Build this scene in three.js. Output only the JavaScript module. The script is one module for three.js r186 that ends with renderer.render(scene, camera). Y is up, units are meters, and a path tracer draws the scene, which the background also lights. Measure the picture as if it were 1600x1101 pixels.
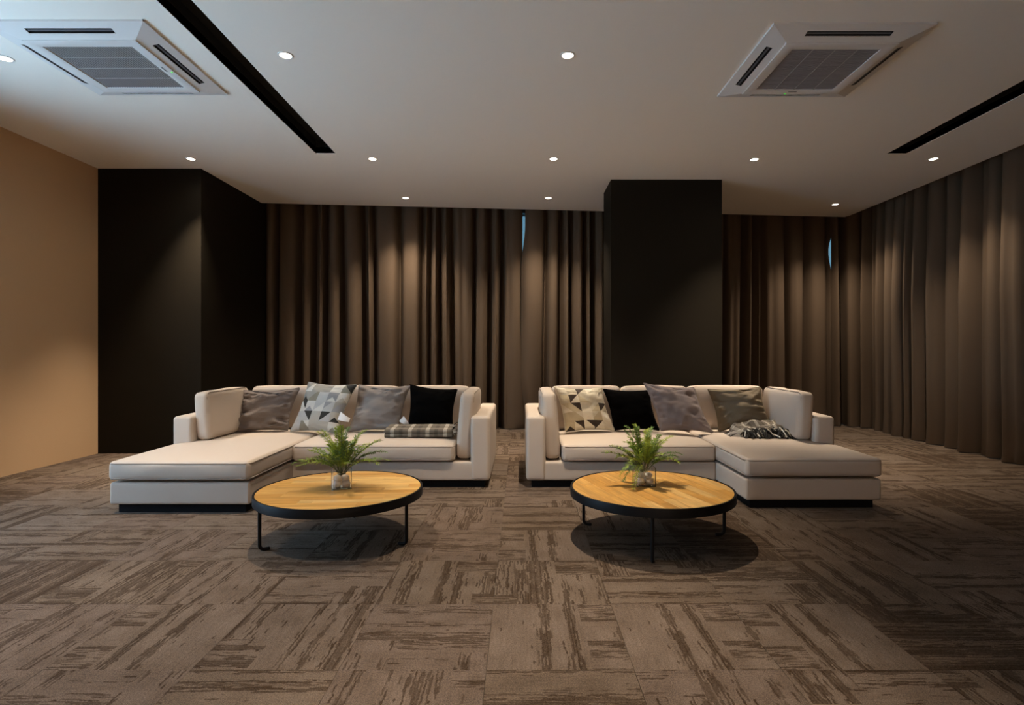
import * as THREE from 'three';
import { mergeGeometries, mergeVertices, toCreasedNormals } from 'three/addons/utils/BufferGeometryUtils.js';
import { RoundedBoxGeometry } from 'three/addons/geometries/RoundedBoxGeometry.js';

// ---------------------------------------------------------------- camera, sky, exposure
const W = 1600, H = 1101;
const scene = new THREE.Scene();
const FOCAL = 890;                                   // pixels in a 1600 x 1101 frame
const camera = new THREE.PerspectiveCamera(2 * Math.atan(H / 2 / FOCAL) * 180 / Math.PI, W / H, 0.05, 100);
camera.position.set(0, 1.08, 0);
camera.lookAt(0, 1.08, -5);
camera.setViewOffset(W, H, -13, 3.5, W, H);          // the photograph's small lens shift

const renderer = new THREE.WebGLRenderer({ antialias: true });
renderer.toneMapping = THREE.LinearToneMapping;
renderer.toneMappingExposure = 1.0;
renderer.shadowMap.enabled = true;

// clear blue daylight outside, a little paler towards the horizon
{
  const w = 64, h = 32, data = new Float32Array(w * h * 4);
  for (let j = 0; j < h; j++) {
    const el = (j + 0.5) / h - 0.5;                  // -0.5 nadir .. 0.5 zenith
    const t = Math.max(0, el) * 2;
    const k = 1 - 0.5 * t, c = [k * (0.46 - 0.22 * t), k * (0.74 - 0.24 * t), k];
    for (let i = 0; i < w; i++) data.set([c[0], c[1], c[2], 1], (j * w + i) * 4);
  }
  const sky = new THREE.DataTexture(data, w, h, THREE.RGBAFormat, THREE.FloatType);
  sky.mapping = THREE.EquirectangularReflectionMapping;
  sky.magFilter = THREE.LinearFilter;
  sky.needsUpdate = true;
  scene.background = sky;
}
const SKY = 15;
scene.backgroundIntensity = SKY;
const SPILL_CD = 0.6, DIMMER = 1.06;                  // candela of the wide spill round each main beam; setting of the room dimmer
const LAMP_COLOR = new THREE.Color().setRGB(1.0, 0.83, 0.645);

// ---------------------------------------------------------------- helpers
let seed = 7;
function rnd() { seed = (seed + 0x6D2B79F5) | 0; let t = Math.imul(seed ^ (seed >>> 15), 1 | seed); t = (t + Math.imul(t ^ (t >>> 7), 61 | t)) ^ t; return ((t ^ (t >>> 14)) >>> 0) / 4294967296; }
const rr = (a, b) => a + (b - a) * rnd();
function hash(x, y, s = 0) { let h = (x * 374761393 + y * 668265263 + s * 2147483647) | 0; h = Math.imul(h ^ (h >>> 13), 1274126177); return ((h ^ (h >>> 16)) >>> 0) / 4294967296; }
function noise(x, y, s = 0, px = 0, py = 0) {
  const xi = Math.floor(x), yi = Math.floor(y), fx = x - xi, fy = y - yi;
  const u = fx * fx * (3 - 2 * fx), v = fy * fy * (3 - 2 * fy);
  const wx = (n) => px ? ((n % px) + px) % px : n, wy = (n) => py ? ((n % py) + py) % py : n;
  const a = hash(wx(xi), wy(yi), s), b = hash(wx(xi + 1), wy(yi), s), c = hash(wx(xi), wy(yi + 1), s), d = hash(wx(xi + 1), wy(yi + 1), s);
  return (a + (b - a) * u) * (1 - v) + (c + (d - c) * u) * v;
}
const clamp = (x, a, b) => Math.min(b, Math.max(a, x));
const sm = (a, b, x) => { const t = clamp((x - a) / (b - a), 0, 1); return t * t * (3 - 2 * t); };
const taken = {};
function numbered(name) { const n = taken[name] = (taken[name] ?? -1) + 1; return n ? `${name}_${String(n).padStart(3, '0')}` : name; }
function mesh(name, geo, mat, parent) { const m = new THREE.Mesh(geo, mat); m.name = name; m.castShadow = m.receiveShadow = true; parent.add(m); return m; }
function thing(name, label, category, [x, y, z] = [0, 0, 0], turn = 0, group) {
  const o = new THREE.Group(); o.name = numbered(name); o.position.set(x, y, z); o.rotation.y = turn;
  o.userData = { label, category }; if (group) o.userData.group = group; scene.add(o); return o;
}
function struct(name, geo, mat, label) { const m = mesh(name, geo, mat, scene); m.userData = { kind: 'structure', label, category: name.split('_')[0] }; return m; }
function structGroup(name, label, category) { const o = new THREE.Group(); o.name = name; o.userData = { kind: 'structure', label, category: category || name.split('_')[0] }; scene.add(o); return o; }
function box(x0, x1, y0, y1, z0, z1) { const g = new THREE.BoxGeometry(Math.abs(x1 - x0), Math.abs(y1 - y0), Math.abs(z1 - z0)); g.translate((x0 + x1) / 2, (y0 + y1) / 2, (z0 + z1) / 2); return g; }
function rbox(x0, x1, y0, y1, z0, z1, r = 0.01, s = 3) { const g = new RoundedBoxGeometry(Math.abs(x1 - x0), Math.abs(y1 - y0), Math.abs(z1 - z0), s, r); g.translate((x0 + x1) / 2, (y0 + y1) / 2, (z0 + z1) / 2); return boxUV(g); }
function clean(list) { return list.map((g) => { const n = g.index ? g.toNonIndexed() : g.clone(); for (const k of Object.keys(n.attributes)) if (!['position', 'normal', 'uv'].includes(k)) n.deleteAttribute(k); if (!n.attributes.uv) n.setAttribute('uv', new THREE.BufferAttribute(new Float32Array(n.attributes.position.count * 2), 2)); return n; }); }
const merge = (list) => mergeGeometries(clean(list));
function boxUV(g0) {                                  // uv in metres, projected along each face's main axis
  const g = g0.index ? g0.toNonIndexed() : g0, p = g.attributes.position, uv = new Float32Array(p.count * 2);
  const a = new THREE.Vector3(), b = new THREE.Vector3(), c = new THREE.Vector3(), n = new THREE.Vector3();
  for (let i = 0; i < p.count; i += 3) {
    a.fromBufferAttribute(p, i); b.fromBufferAttribute(p, i + 1); c.fromBufferAttribute(p, i + 2);
    n.copy(b).sub(a).cross(c.clone().sub(a)); const ax = Math.abs(n.x), ay = Math.abs(n.y), az = Math.abs(n.z);
    [a, b, c].forEach((v, k) => { const q = ay >= ax && ay >= az ? [v.x, v.z] : ax >= az ? [v.z, v.y] : [v.x, v.y]; uv.set(q, (i + k) * 2); });
  }
  g.setAttribute('uv', new THREE.BufferAttribute(uv, 2)); return g;
}
function smooth(g) { const q = g.clone(); q.deleteAttribute('uv'); q.deleteAttribute('normal'); const m = mergeVertices(q, 1e-5); m.computeVertexNormals(); return m; }
function dataTex(w, h, fn, srgb = true) {
  const d = new Uint8Array(w * h * 4);
  for (let y = 0; y < h; y++) for (let x = 0; x < w; x++) { const c = fn(x, y); const i = (y * w + x) * 4; if (typeof c === 'number') { d[i] = d[i + 1] = d[i + 2] = clamp(c * 255, 0, 255); } else { d[i] = clamp(c[0], 0, 255); d[i + 1] = clamp(c[1], 0, 255); d[i + 2] = clamp(c[2], 0, 255); } d[i + 3] = 255; }
  const t = new THREE.DataTexture(d, w, h); t.wrapS = t.wrapT = THREE.RepeatWrapping; t.magFilter = THREE.LinearFilter; t.minFilter = THREE.LinearFilter; if (srgb) t.colorSpace = THREE.SRGBColorSpace; t.needsUpdate = true; return t;
}
function rep(t, rx, ry = rx) { const c = t.clone(); c.repeat.set(rx, ry); c.needsUpdate = true; return c; }
const std = (o) => new THREE.MeshStandardMaterial({ side: THREE.DoubleSide, ...o });
const matte = (o) => new THREE.MeshPhysicalMaterial({ side: THREE.DoubleSide, specularIntensity: 0.15, ...o });
const rgb = (r, g, b) => new THREE.Color().setRGB(r, g, b);

// ---------------------------------------------------------------- textures and materials
const weave = dataTex(128, 128, (x, y) => 0.5 + 0.28 * Math.sin(x * Math.PI / 4) * Math.sin(y * Math.PI / 4) + 0.3 * (hash(x, y, 3) - 0.5), false);
const plaster = dataTex(256, 256, (x, y) => 0.5 + 0.5 * (noise(x / 4, y / 4, 1, 64, 64) - 0.5) + 0.4 * (noise(x / 20, y / 20, 2, 12.8 | 0, 12) - 0.5), false);
const slub = dataTex(256, 256, (x, y) => 0.5 + 0.35 * (noise(x / 3, y / 40, 5, 0, 0) - 0.5) + 0.35 * (noise(x / 40, y / 3, 6) - 0.5) + 0.25 * (hash(x, y, 8) - 0.5), false);
function cloth(color, o = {}) { return matte({ color, roughness: 0.95, bumpMap: rep(weave, 12), bumpScale: 0.0006, ...o }); }
const M = {
  ceiling: std({ color: rgb(0.90, 0.86, 0.79), roughness: 0.9, bumpMap: rep(plaster, 1.5), bumpScale: 0.0004 }),
  tan: std({ color: rgb(0.55, 0.36, 0.20), roughness: 0.75, bumpMap: rep(plaster, 2), bumpScale: 0.0005 }),
  blackWall: matte({ specularIntensity: 0.15, color: rgb(0.012, 0.0094, 0.006), roughness: 0.6, bumpMap: rep(plaster, 2), bumpScale: 0.0005 }),
  pocket: std({ color: rgb(0.02, 0.02, 0.022), roughness: 0.9 }),
  slot: std({ color: rgb(0.004, 0.004, 0.004), roughness: 0.9 }),
  backing: std({ color: rgb(0.05, 0.04, 0.03), roughness: 1 }),
  frame: std({ color: rgb(0.08, 0.08, 0.085), roughness: 0.5, metalness: 0.6 }),
  glass: new THREE.MeshPhysicalMaterial({ color: 0xffffff, transmission: 1, thickness: 0, roughness: 0.02, ior: 1.5 }),
  bronze: new THREE.MeshPhysicalMaterial({ color: rgb(0.95, 0.62, 0.44), transmission: 1, thickness: 0, roughness: 0.02, ior: 1.5 }),  // tint of the unseen rear window, set to warm its blue daylight
  tinted: new THREE.MeshPhysicalMaterial({ color: rgb(0.14, 0.165, 0.165), transmission: 1, thickness: 0, roughness: 0.02, ior: 1.5 }),
  curtain: matte({ color: rgb(0.098, 0.069, 0.047), roughness: 0.8, bumpMap: rep(slub, 3), bumpScale: 0.0006 }),
  sofa: cloth(rgb(0.50, 0.425, 0.355)),
  piping: cloth(rgb(0.33, 0.28, 0.235)),  // darker than the sofa cloth, seam shadow put into the colour
  plinth: matte({ color: rgb(0.008, 0.008, 0.009), roughness: 0.7 }),
  blackMetal: matte({ color: rgb(0.006, 0.006, 0.007), roughness: 0.5, specularIntensity: 0.3 }),
  taupe: cloth(rgb(0.185, 0.155, 0.14), { bumpMap: rep(slub, 4), bumpScale: 0.001 }),
  grey: cloth(rgb(0.235, 0.205, 0.185), { bumpMap: rep(slub, 4), bumpScale: 0.0008 }),
  mauve: cloth(rgb(0.215, 0.18, 0.175), { bumpMap: rep(slub, 4), bumpScale: 0.0009 }),
  olive: cloth(rgb(0.165, 0.135, 0.095), { bumpMap: rep(slub, 4), bumpScale: 0.0009 }),
  black: cloth(rgb(0.0022, 0.002, 0.002), { roughness: 1, specularIntensity: 0.05 }),
  tagWhite: std({ color: rgb(0.75, 0.72, 0.68), roughness: 0.8 }),
  acWhite: std({ color: rgb(0.74, 0.73, 0.72), roughness: 0.45 }),
  acGrille: std({ color: rgb(0.30, 0.29, 0.305), roughness: 0.6 }),
  acRib: std({ color: rgb(0.44, 0.43, 0.43), roughness: 0.5 }),
  acDark: std({ color: rgb(0.012, 0.012, 0.014), roughness: 0.8 }),
  acLouver: std({ color: rgb(0.10, 0.105, 0.12), roughness: 0.4 }),
  acBadge: std({ color: rgb(0.18, 0.18, 0.2), roughness: 0.4 }),
  led: std({ color: rgb(0.1, 0.4, 0.1), emissive: rgb(0.15, 1.0, 0.12), emissiveIntensity: 0.9 }),
  trimWhite: std({ color: rgb(0.8, 0.78, 0.75), roughness: 0.4 }),
  lens: std({ color: rgb(0.9, 0.9, 0.9), emissive: rgb(1, 0.9, 0.76), emissiveIntensity: 12 }),
  vase: new THREE.MeshPhysicalMaterial({ color: 0xffffff, transmission: 1, thickness: 0.004, roughness: 0.02, ior: 1.45, attenuationColor: rgb(0.75, 0.85, 0.8), attenuationDistance: 0.06 }),
  stem: std({ color: rgb(0.09, 0.10, 0.03), roughness: 0.8 }),
  fern: [rgb(0.19, 0.29, 0.03), rgb(0.27, 0.36, 0.035), rgb(0.11, 0.19, 0.035), rgb(0.34, 0.41, 0.045)].map((c) => std({ color: c, roughness: 0.65 })),
  pebble: [rgb(0.78, 0.74, 0.70), rgb(0.66, 0.62, 0.60), rgb(0.72, 0.66, 0.58)].map((c) => std({ color: c, roughness: 0.6 })),
  gravel: std({ color: rgb(0.10, 0.08, 0.07), roughness: 0.9 }),
};

// ---------------------------------------------------------------- room shell
const CEIL = 2.98;
const edgeZ = (x) => -(7.35 + 0.097 * (x + 3.4));     // line of the ceiling's back edge; the rear glazing runs at a slight angle

// floor: slab, then carpet tiles laid quarter-turned
const floor = structGroup('floor', 'dark taupe carpet tile floor with quarter-turned streaks');
mesh('slab', box(-4.8, 5.3, -0.2, -0.007, -8.9, 3.4), M.backing, floor);
{
  const N = 512;
  function streaks(v, dens) {                          // runs of darker yarn along x
    const L = 6, lines = Math.ceil(N / L) + 1, val = new Float32Array(N * lines);
    for (let j = 0; j < lines; j++) {
      const band = noise(j / 6, v * 9.1, 11 + v), p = clamp(dens + (band - 0.5) * 1.5, 0.02, 0.97), tone = rr(0.5, 1);
      let x = -Math.floor(rnd() * 60);
      while (x < N) {
        const dark = rnd() < p, len = dark ? rr(12, 40 + 150 * p) : rr(10, 30 + 170 * (1 - p)), d = dark ? tone * rr(0.7, 1) : rr(0, 0.15);
        for (let k = Math.max(0, x | 0); k < Math.min(N, x + len); k++) val[j * N + k] = d;
        x += len;
      }
    }
    return (x, y) => { const yy = y + 5 * (noise(x / 14, y / 9, 31 + v) - 0.5) + 2 * (hash(x >> 2, y >> 1, 33) - 0.5), j = clamp(Math.floor(yy / L), 0, lines - 1); return val[j * N + clamp(Math.floor(x + 10 * (hash(y >> 1, x >> 4, v) - 0.5)), 0, N - 1)]; };
  }
  function carpetTex(v, dens, base) {
    const along = streaks(v, dens), across = streaks(v + 40, clamp(rr(0.15, 0.6), 0, 1)), blocks = [];
    for (let i = 0; i < 2; i++) { const w = rr(0.16, 0.42) * N, h = rr(0.16, 0.45) * N, x0 = rnd() < 0.5 ? 0 : N - w, y0 = rnd() < 0.5 ? 0 : N - h; blocks.push([x0, x0 + w, y0, y0 + h]); }
    return dataTex(N, N, (x, y) => {
      const inB = v % 4 !== 3 && blocks.some(([a, b, c, d]) => x >= a && x < b && y >= c && y < d);
      let d = inB ? across(y, x) : along(x, y);
      d = d * (0.62 + 0.6 * noise(x / 3.5, y / 3.5, 50 + v)) + 0.30 * (noise(x / 90, y / 60, 60 + v) - 0.35);
      const g = 1 + 0.36 * (hash(x >> 1, y >> 1, 70 + v) - 0.5) + 0.20 * (hash(x, y, 71 + v) - 0.5);
      const hi = base, lo = [52, 40, 29];
      return [0, 1, 2].map((k) => (hi[k] + (lo[k] - hi[k]) * clamp(d, 0, 1)) * g);
    });
  }
  const specs = [[0.14, [104, 91, 80]], [0.26, [102, 89, 78]], [0.38, [101, 88, 76]], [0.48, [98, 85, 73]], [0.32, [104, 91, 79]], [0.20, [100, 87, 77]], [0.60, [97, 83, 71]], [0.10, [104, 92, 81]]];
  const pile = dataTex(256, 256, (x, y) => 0.6 * hash(x, y, 81) + 0.4 * noise(x / 3, y / 3, 82, 85, 85), false);
  const mats = specs.map(([d, b], v) => matte({ map: carpetTex(v, d, b), roughness: 1, bumpMap: rep(pile, 2), bumpScale: 0.0012 }));
  const cache = {};
  function tileGeo(w, d, rot) {
    const key = `${w.toFixed(3)},${d.toFixed(3)},${rot}`;
    if (cache[key]) return cache[key];
    const g = new THREE.BoxGeometry(w - 0.0015, 0.006, d - 0.0015), uv = g.attributes.uv, p = g.attributes.position;
    for (let i = 0; i < uv.count; i++) { let u = p.getX(i) / 0.5 + 0.5, v = p.getZ(i) / 0.5 + 0.5; for (let k = 0; k < rot; k++) [u, v] = [v, 1 - u]; uv.setXY(i, u, v); }
    return cache[key] = g;
  }
  const X0 = -4.42, X1 = 4.98;
  const rest = [];
  let n = 0;
  for (let k = -9; k < 15; k++) {
    const dA = 1.926 + 0.5 * (k - 1), dB = dA + 0.5;
    if (dB <= -3.0) continue;
    for (let c = -9; c < 11; c++) {
      const xa = Math.max(X0, -0.115 + 0.5 * c), xb = Math.min(X1, 0.385 + 0.5 * c);
      if (xb - xa < 0.06) continue;
      const zb = -Math.max(dA, -3.0), za = -Math.min(dB, 8.55);
      if (zb - za < 0.06) continue;
      const turn = (k + c) & 1 ? (rnd() < 0.7 ? 1 : 0) : (rnd() < 0.7 ? 0 : 1), rot = turn + (rnd() < 0.5 ? 2 : 0);
      const g = tileGeo(xb - xa, zb - za, rot), pos = [(xa + xb) / 2, -0.0035 + (rnd() - 0.5) * 0.0006, (za + zb) / 2];
      const mat = mats[Math.floor(rnd() * mats.length)];
      if (dA > 1.4) { const t = mesh(n ? `carpet_tile_${String(n).padStart(3, '0')}` : 'carpet_tile', g, mat, floor); t.position.set(...pos); n++; }
      else rest.push(g.clone().translate(...pos));
    }
  }
  const r = mesh('carpet_tiling', merge(rest), mats[1], floor); r.userData.kind = 'stuff';
}

// ceiling: lower sheet with two long slots, upper slab closing the curtain pocket
{
  const s = new THREE.Shape();
  s.moveTo(-4.6, -3.2); s.lineTo(4.65, -3.2); s.lineTo(4.65, -edgeZ(4.65)); s.lineTo(-4.6, -edgeZ(-4.6)); s.closePath();
  for (const [a, b, d0, d1] of [[-1.975, -1.785, -1.0, 5.5], [3.545, 3.735, -1.0, 5.51]]) { const h = new THREE.Path(); h.moveTo(a, d0); h.lineTo(a, d1); h.lineTo(b, d1); h.lineTo(b, d0); h.closePath(); s.holes.push(h); }
  const g = new THREE.ExtrudeGeometry(s, { depth: 0.06, bevelEnabled: false });
  g.rotateX(-Math.PI / 2); g.translate(0, CEIL, 0);
  const c = struct('ceiling', boxUV(g), M.ceiling, 'plain off-white plaster ceiling with two long dark slots');
  mesh('upper_slab', box(-4.8, 5.3, CEIL + 0.19, CEIL + 0.34, -8.9, 3.4), M.pocket, c);
  [[-1.975, -1.785, 5.5], [3.545, 3.735, 5.51]].forEach(([a, b, d], i) => {
    const t = structGroup(`trim_${i + 1}`, i ? 'black recessed slot in the ceiling above the right-hand curtains' : 'black recessed slot in the ceiling beside the left air conditioner', 'ceiling slot');
    mesh('liner', merge([box(a - 0.02, a, CEIL + 0.004, CEIL + 0.14, -d, 1), box(b, b + 0.02, CEIL + 0.004, CEIL + 0.14, -d, 1), box(a - 0.02, b + 0.02, CEIL + 0.13, CEIL + 0.15, -d - 0.02, 1.02), box(a - 0.02, b + 0.02, CEIL + 0.004, CEIL + 0.14, -d - 0.02, -d), box(a - 0.02, b + 0.02, CEIL + 0.004, CEIL + 0.14, 1, 1.02)]), M.slot, t);
  });
}

// left wall, with an unseen tall window out of frame, placed to light the chaise, floor and ceiling at left
{
  const zw0 = -3.6, zw1 = -1.8, y0 = 0.3, y1 = 2.35;
  struct('wall_left', boxUV(merge([box(-4.62, -4.42, 0, CEIL + 0.2, -7.9, zw0), box(-4.62, -4.42, 0, CEIL + 0.2, zw1, 3.2), box(-4.62, -4.42, 0, y0, zw0, zw1), box(-4.62, -4.42, y1, CEIL + 0.2, zw0, zw1)])), M.tan, 'plain tan painted side wall');
  const w = structGroup('window_1', 'unseen tall window in the tan side wall, lighting the left of the room', 'window');
  const f = []; f.push(box(-4.56, -4.48, y0, y0 + 0.05, zw0, zw1), box(-4.56, -4.48, y1 - 0.05, y1, zw0, zw1));
  for (const t of [0, 1 / 3, 2 / 3, 1]) { const z = zw0 + 0.025 + (zw1 - zw0 - 0.05) * t; f.push(box(-4.56, -4.48, y0, y1, z - 0.025, z + 0.025)); }
  mesh('window_frame', merge(f), M.frame, w);
  for (let i = 0; i < 3; i++) { const a = zw0 + 0.05 + i * (zw1 - zw0 - 0.05) / 3, b = a + (zw1 - zw0 - 0.05) / 3 - 0.05; mesh('pane', box(-4.523, -4.517, y0 + 0.05, y1 - 0.05, a, b), M.glass, w); }
}
{ // rear wall behind the viewer, with an unseen bronze-tinted window placed to light everything that faces the viewer
  const x0 = -0.9, x1 = 2.1, y0 = 0.5, y1 = 1.6;
  struct('wall_rear', boxUV(merge([box(-4.8, x0, 0, CEIL + 0.2, 3.05, 3.25), box(x1, 5.3, 0, CEIL + 0.2, 3.05, 3.25), box(x0, x1, 0, y0, 3.05, 3.25), box(x0, x1, y1, CEIL + 0.2, 3.05, 3.25)])), M.tan, 'tan wall behind the viewer');
  const w = structGroup('window_4', 'unseen bronze-tinted window behind the viewer, placed to light the sofa fronts', 'window'), f = [box(x0, x1, y0, y0 + 0.05, 3.11, 3.19), box(x0, x1, y1 - 0.05, y1, 3.11, 3.19)];
  for (let i = 0; i <= 3; i++) { const x = x0 + 0.025 + (x1 - x0 - 0.05) * i / 3; f.push(box(x - 0.025, x + 0.025, y0, y1, 3.11, 3.19)); }
  mesh('window_frame', merge(f), M.frame, w);
  for (let i = 0; i < 3; i++) { const a = x0 + 0.05 + i * (x1 - x0 - 0.05) / 3; mesh('pane', box(a, a + (x1 - x0 - 0.05) / 3 - 0.05, y0 + 0.05, y1 - 0.05, 3.147, 3.153), M.bronze, w); }
}

// two black-painted pillars
struct('column', boxUV(box(-4.42, -3.34, 0, CEIL + 0.19, -7.9, -5.96)), M.blackWall, 'wide black pillar beside the tan wall');
struct('column_001', boxUV(box(1.01, 2.246, 0, CEIL, -6.89, -6.345)), M.blackWall, 'black square pillar standing behind the right-hand sofa');

// glazing behind the curtains
function glazing(name, p0, p1, n, label) {
  const w = structGroup(name, label, 'window');
  const len = Math.hypot(p1[0] - p0[0], p1[1] - p0[1]); w.position.set(p0[0], 0, p0[1]); w.rotation.y = -Math.atan2(p1[1] - p0[1], p1[0] - p0[0]);
  const f = [box(0, len, 0, 0.06, -0.04, 0.04), box(0, len, CEIL + 0.05, CEIL + 0.19, -0.04, 0.04)];
  for (let i = 0; i <= n; i++) { const x = clamp(len * i / n, 0.03, len - 0.03); f.push(box(x - 0.03, x + 0.03, 0, CEIL + 0.19, -0.04, 0.04)); }
  mesh('window_frame', merge(f), M.frame, w);
  for (let i = 0; i < n; i++) mesh('pane', box(len * i / n + 0.03, len * (i + 1) / n - 0.03, 0.06, CEIL + 0.05, -0.003, 0.003), M.tinted, w);
}
glazing('window_2', [-4.42, edgeZ(-4.42) - 0.45], [5.1, edgeZ(5.1) - 0.45], 7, 'floor-to-ceiling window behind the rear curtains');
glazing('window_3', [5.1, edgeZ(5.1) - 0.45], [5.1, 3.2], 8, 'floor-to-ceiling window behind the side curtains');
struct('wall_right', box(5.06, 5.3, 0, CEIL + 0.2, 3.04, 3.3), M.tan, 'end pier of the side wall');

// ---------------------------------------------------------------- ceiling downlights
function downlight(x, d, beam, label) {               // beam: candela and half angle of this dimmable, adjustable fitting
  const o = thing('recessed_downlight', label, 'downlight', [x, CEIL, -d], 0, 'recessed ceiling downlights');
  const prof = [[0.036, 0], [0.036, -0.003], [0.040, -0.006], [0.047, -0.005], [0.050, -0.002], [0.050, 0]].map(([r, y]) => new THREE.Vector2(r, y));
  mesh('trim_ring', new THREE.LatheGeometry(prof, 28), M.trimWhite, o);
  const lens = new THREE.CylinderGeometry(0.036, 0.036, 0.002, 24); lens.translate(0, -0.001, 0);
  mesh('lamp_lens', lens, M.lens, o);
  for (const [cd, angle] of [beam, [SPILL_CD, 1.32]]) {
    const l = new THREE.SpotLight(LAMP_COLOR, cd * DIMMER, 0, angle, 1, 2);
    l.position.set(0, -0.012, 0); l.target.position.set(0, -1, 0); l.target.name = 'aim'; l.name = 'downlight_beam';
    l.castShadow = true; l.shadow.radius = 0.7; l.shadow.bias = -0.0005; l.shadow.mapSize.set(1024, 1024);
    o.add(l, l.target);
  }
}
for (const [x, d, beam, label] of [
  [-3.355, 3.71, [20, 0.74], 'recessed ceiling downlight left of the left air conditioner, cut by the picture edge'],
  [-1.513, 3.67, [18, 0.58], 'recessed ceiling downlight just right of the left dark ceiling slot'],
  [0.305, 3.67, [30, 0.58], 'large bright recessed downlight in the middle of the ceiling, left of the right air conditioner'],
  [-3.27, 5.655, [44, 0.60], 'recessed ceiling downlight in front of the wide black pillar'],
  [-1.468, 5.655, [18, 0.62], 'recessed ceiling downlight just beyond the end of the left ceiling slot'],
  [0.33, 5.655, [26, 0.62], 'recessed ceiling downlight between the curtain gap and the central ceiling light'],
  [2.33, 5.67, [38, 0.68], 'recessed ceiling downlight above the right sofa, just beyond the right air conditioner'],
  [4.10, 5.655, [13, 0.86], 'recessed ceiling downlight just beyond the end of the right ceiling slot'],
  [-1.43, 7.105, [19, 0.95], 'small far downlight near the rear curtain, left of the curtain gap'],
  [0.35, 7.105, [18, 0.95], 'small far downlight near the rear curtain, right of the curtain gap'],
  [4.10, 7.417, [15, 0.95], 'small far downlight near the corner of the rear and side curtains'],
  [-3.30, 1.685, [14, 0.60], 'unseen recessed ceiling downlight nearest the side window'],  // this row is out of view, placed to light the near floor
  [-1.50, 1.685, [24, 0.55], 'unseen recessed ceiling downlight almost overhead, left of the viewer'],
  [0.30, 1.685, [31, 0.47], 'unseen recessed ceiling downlight almost overhead, right of the viewer'],
]) downlight(x, d, beam, label);

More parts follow.
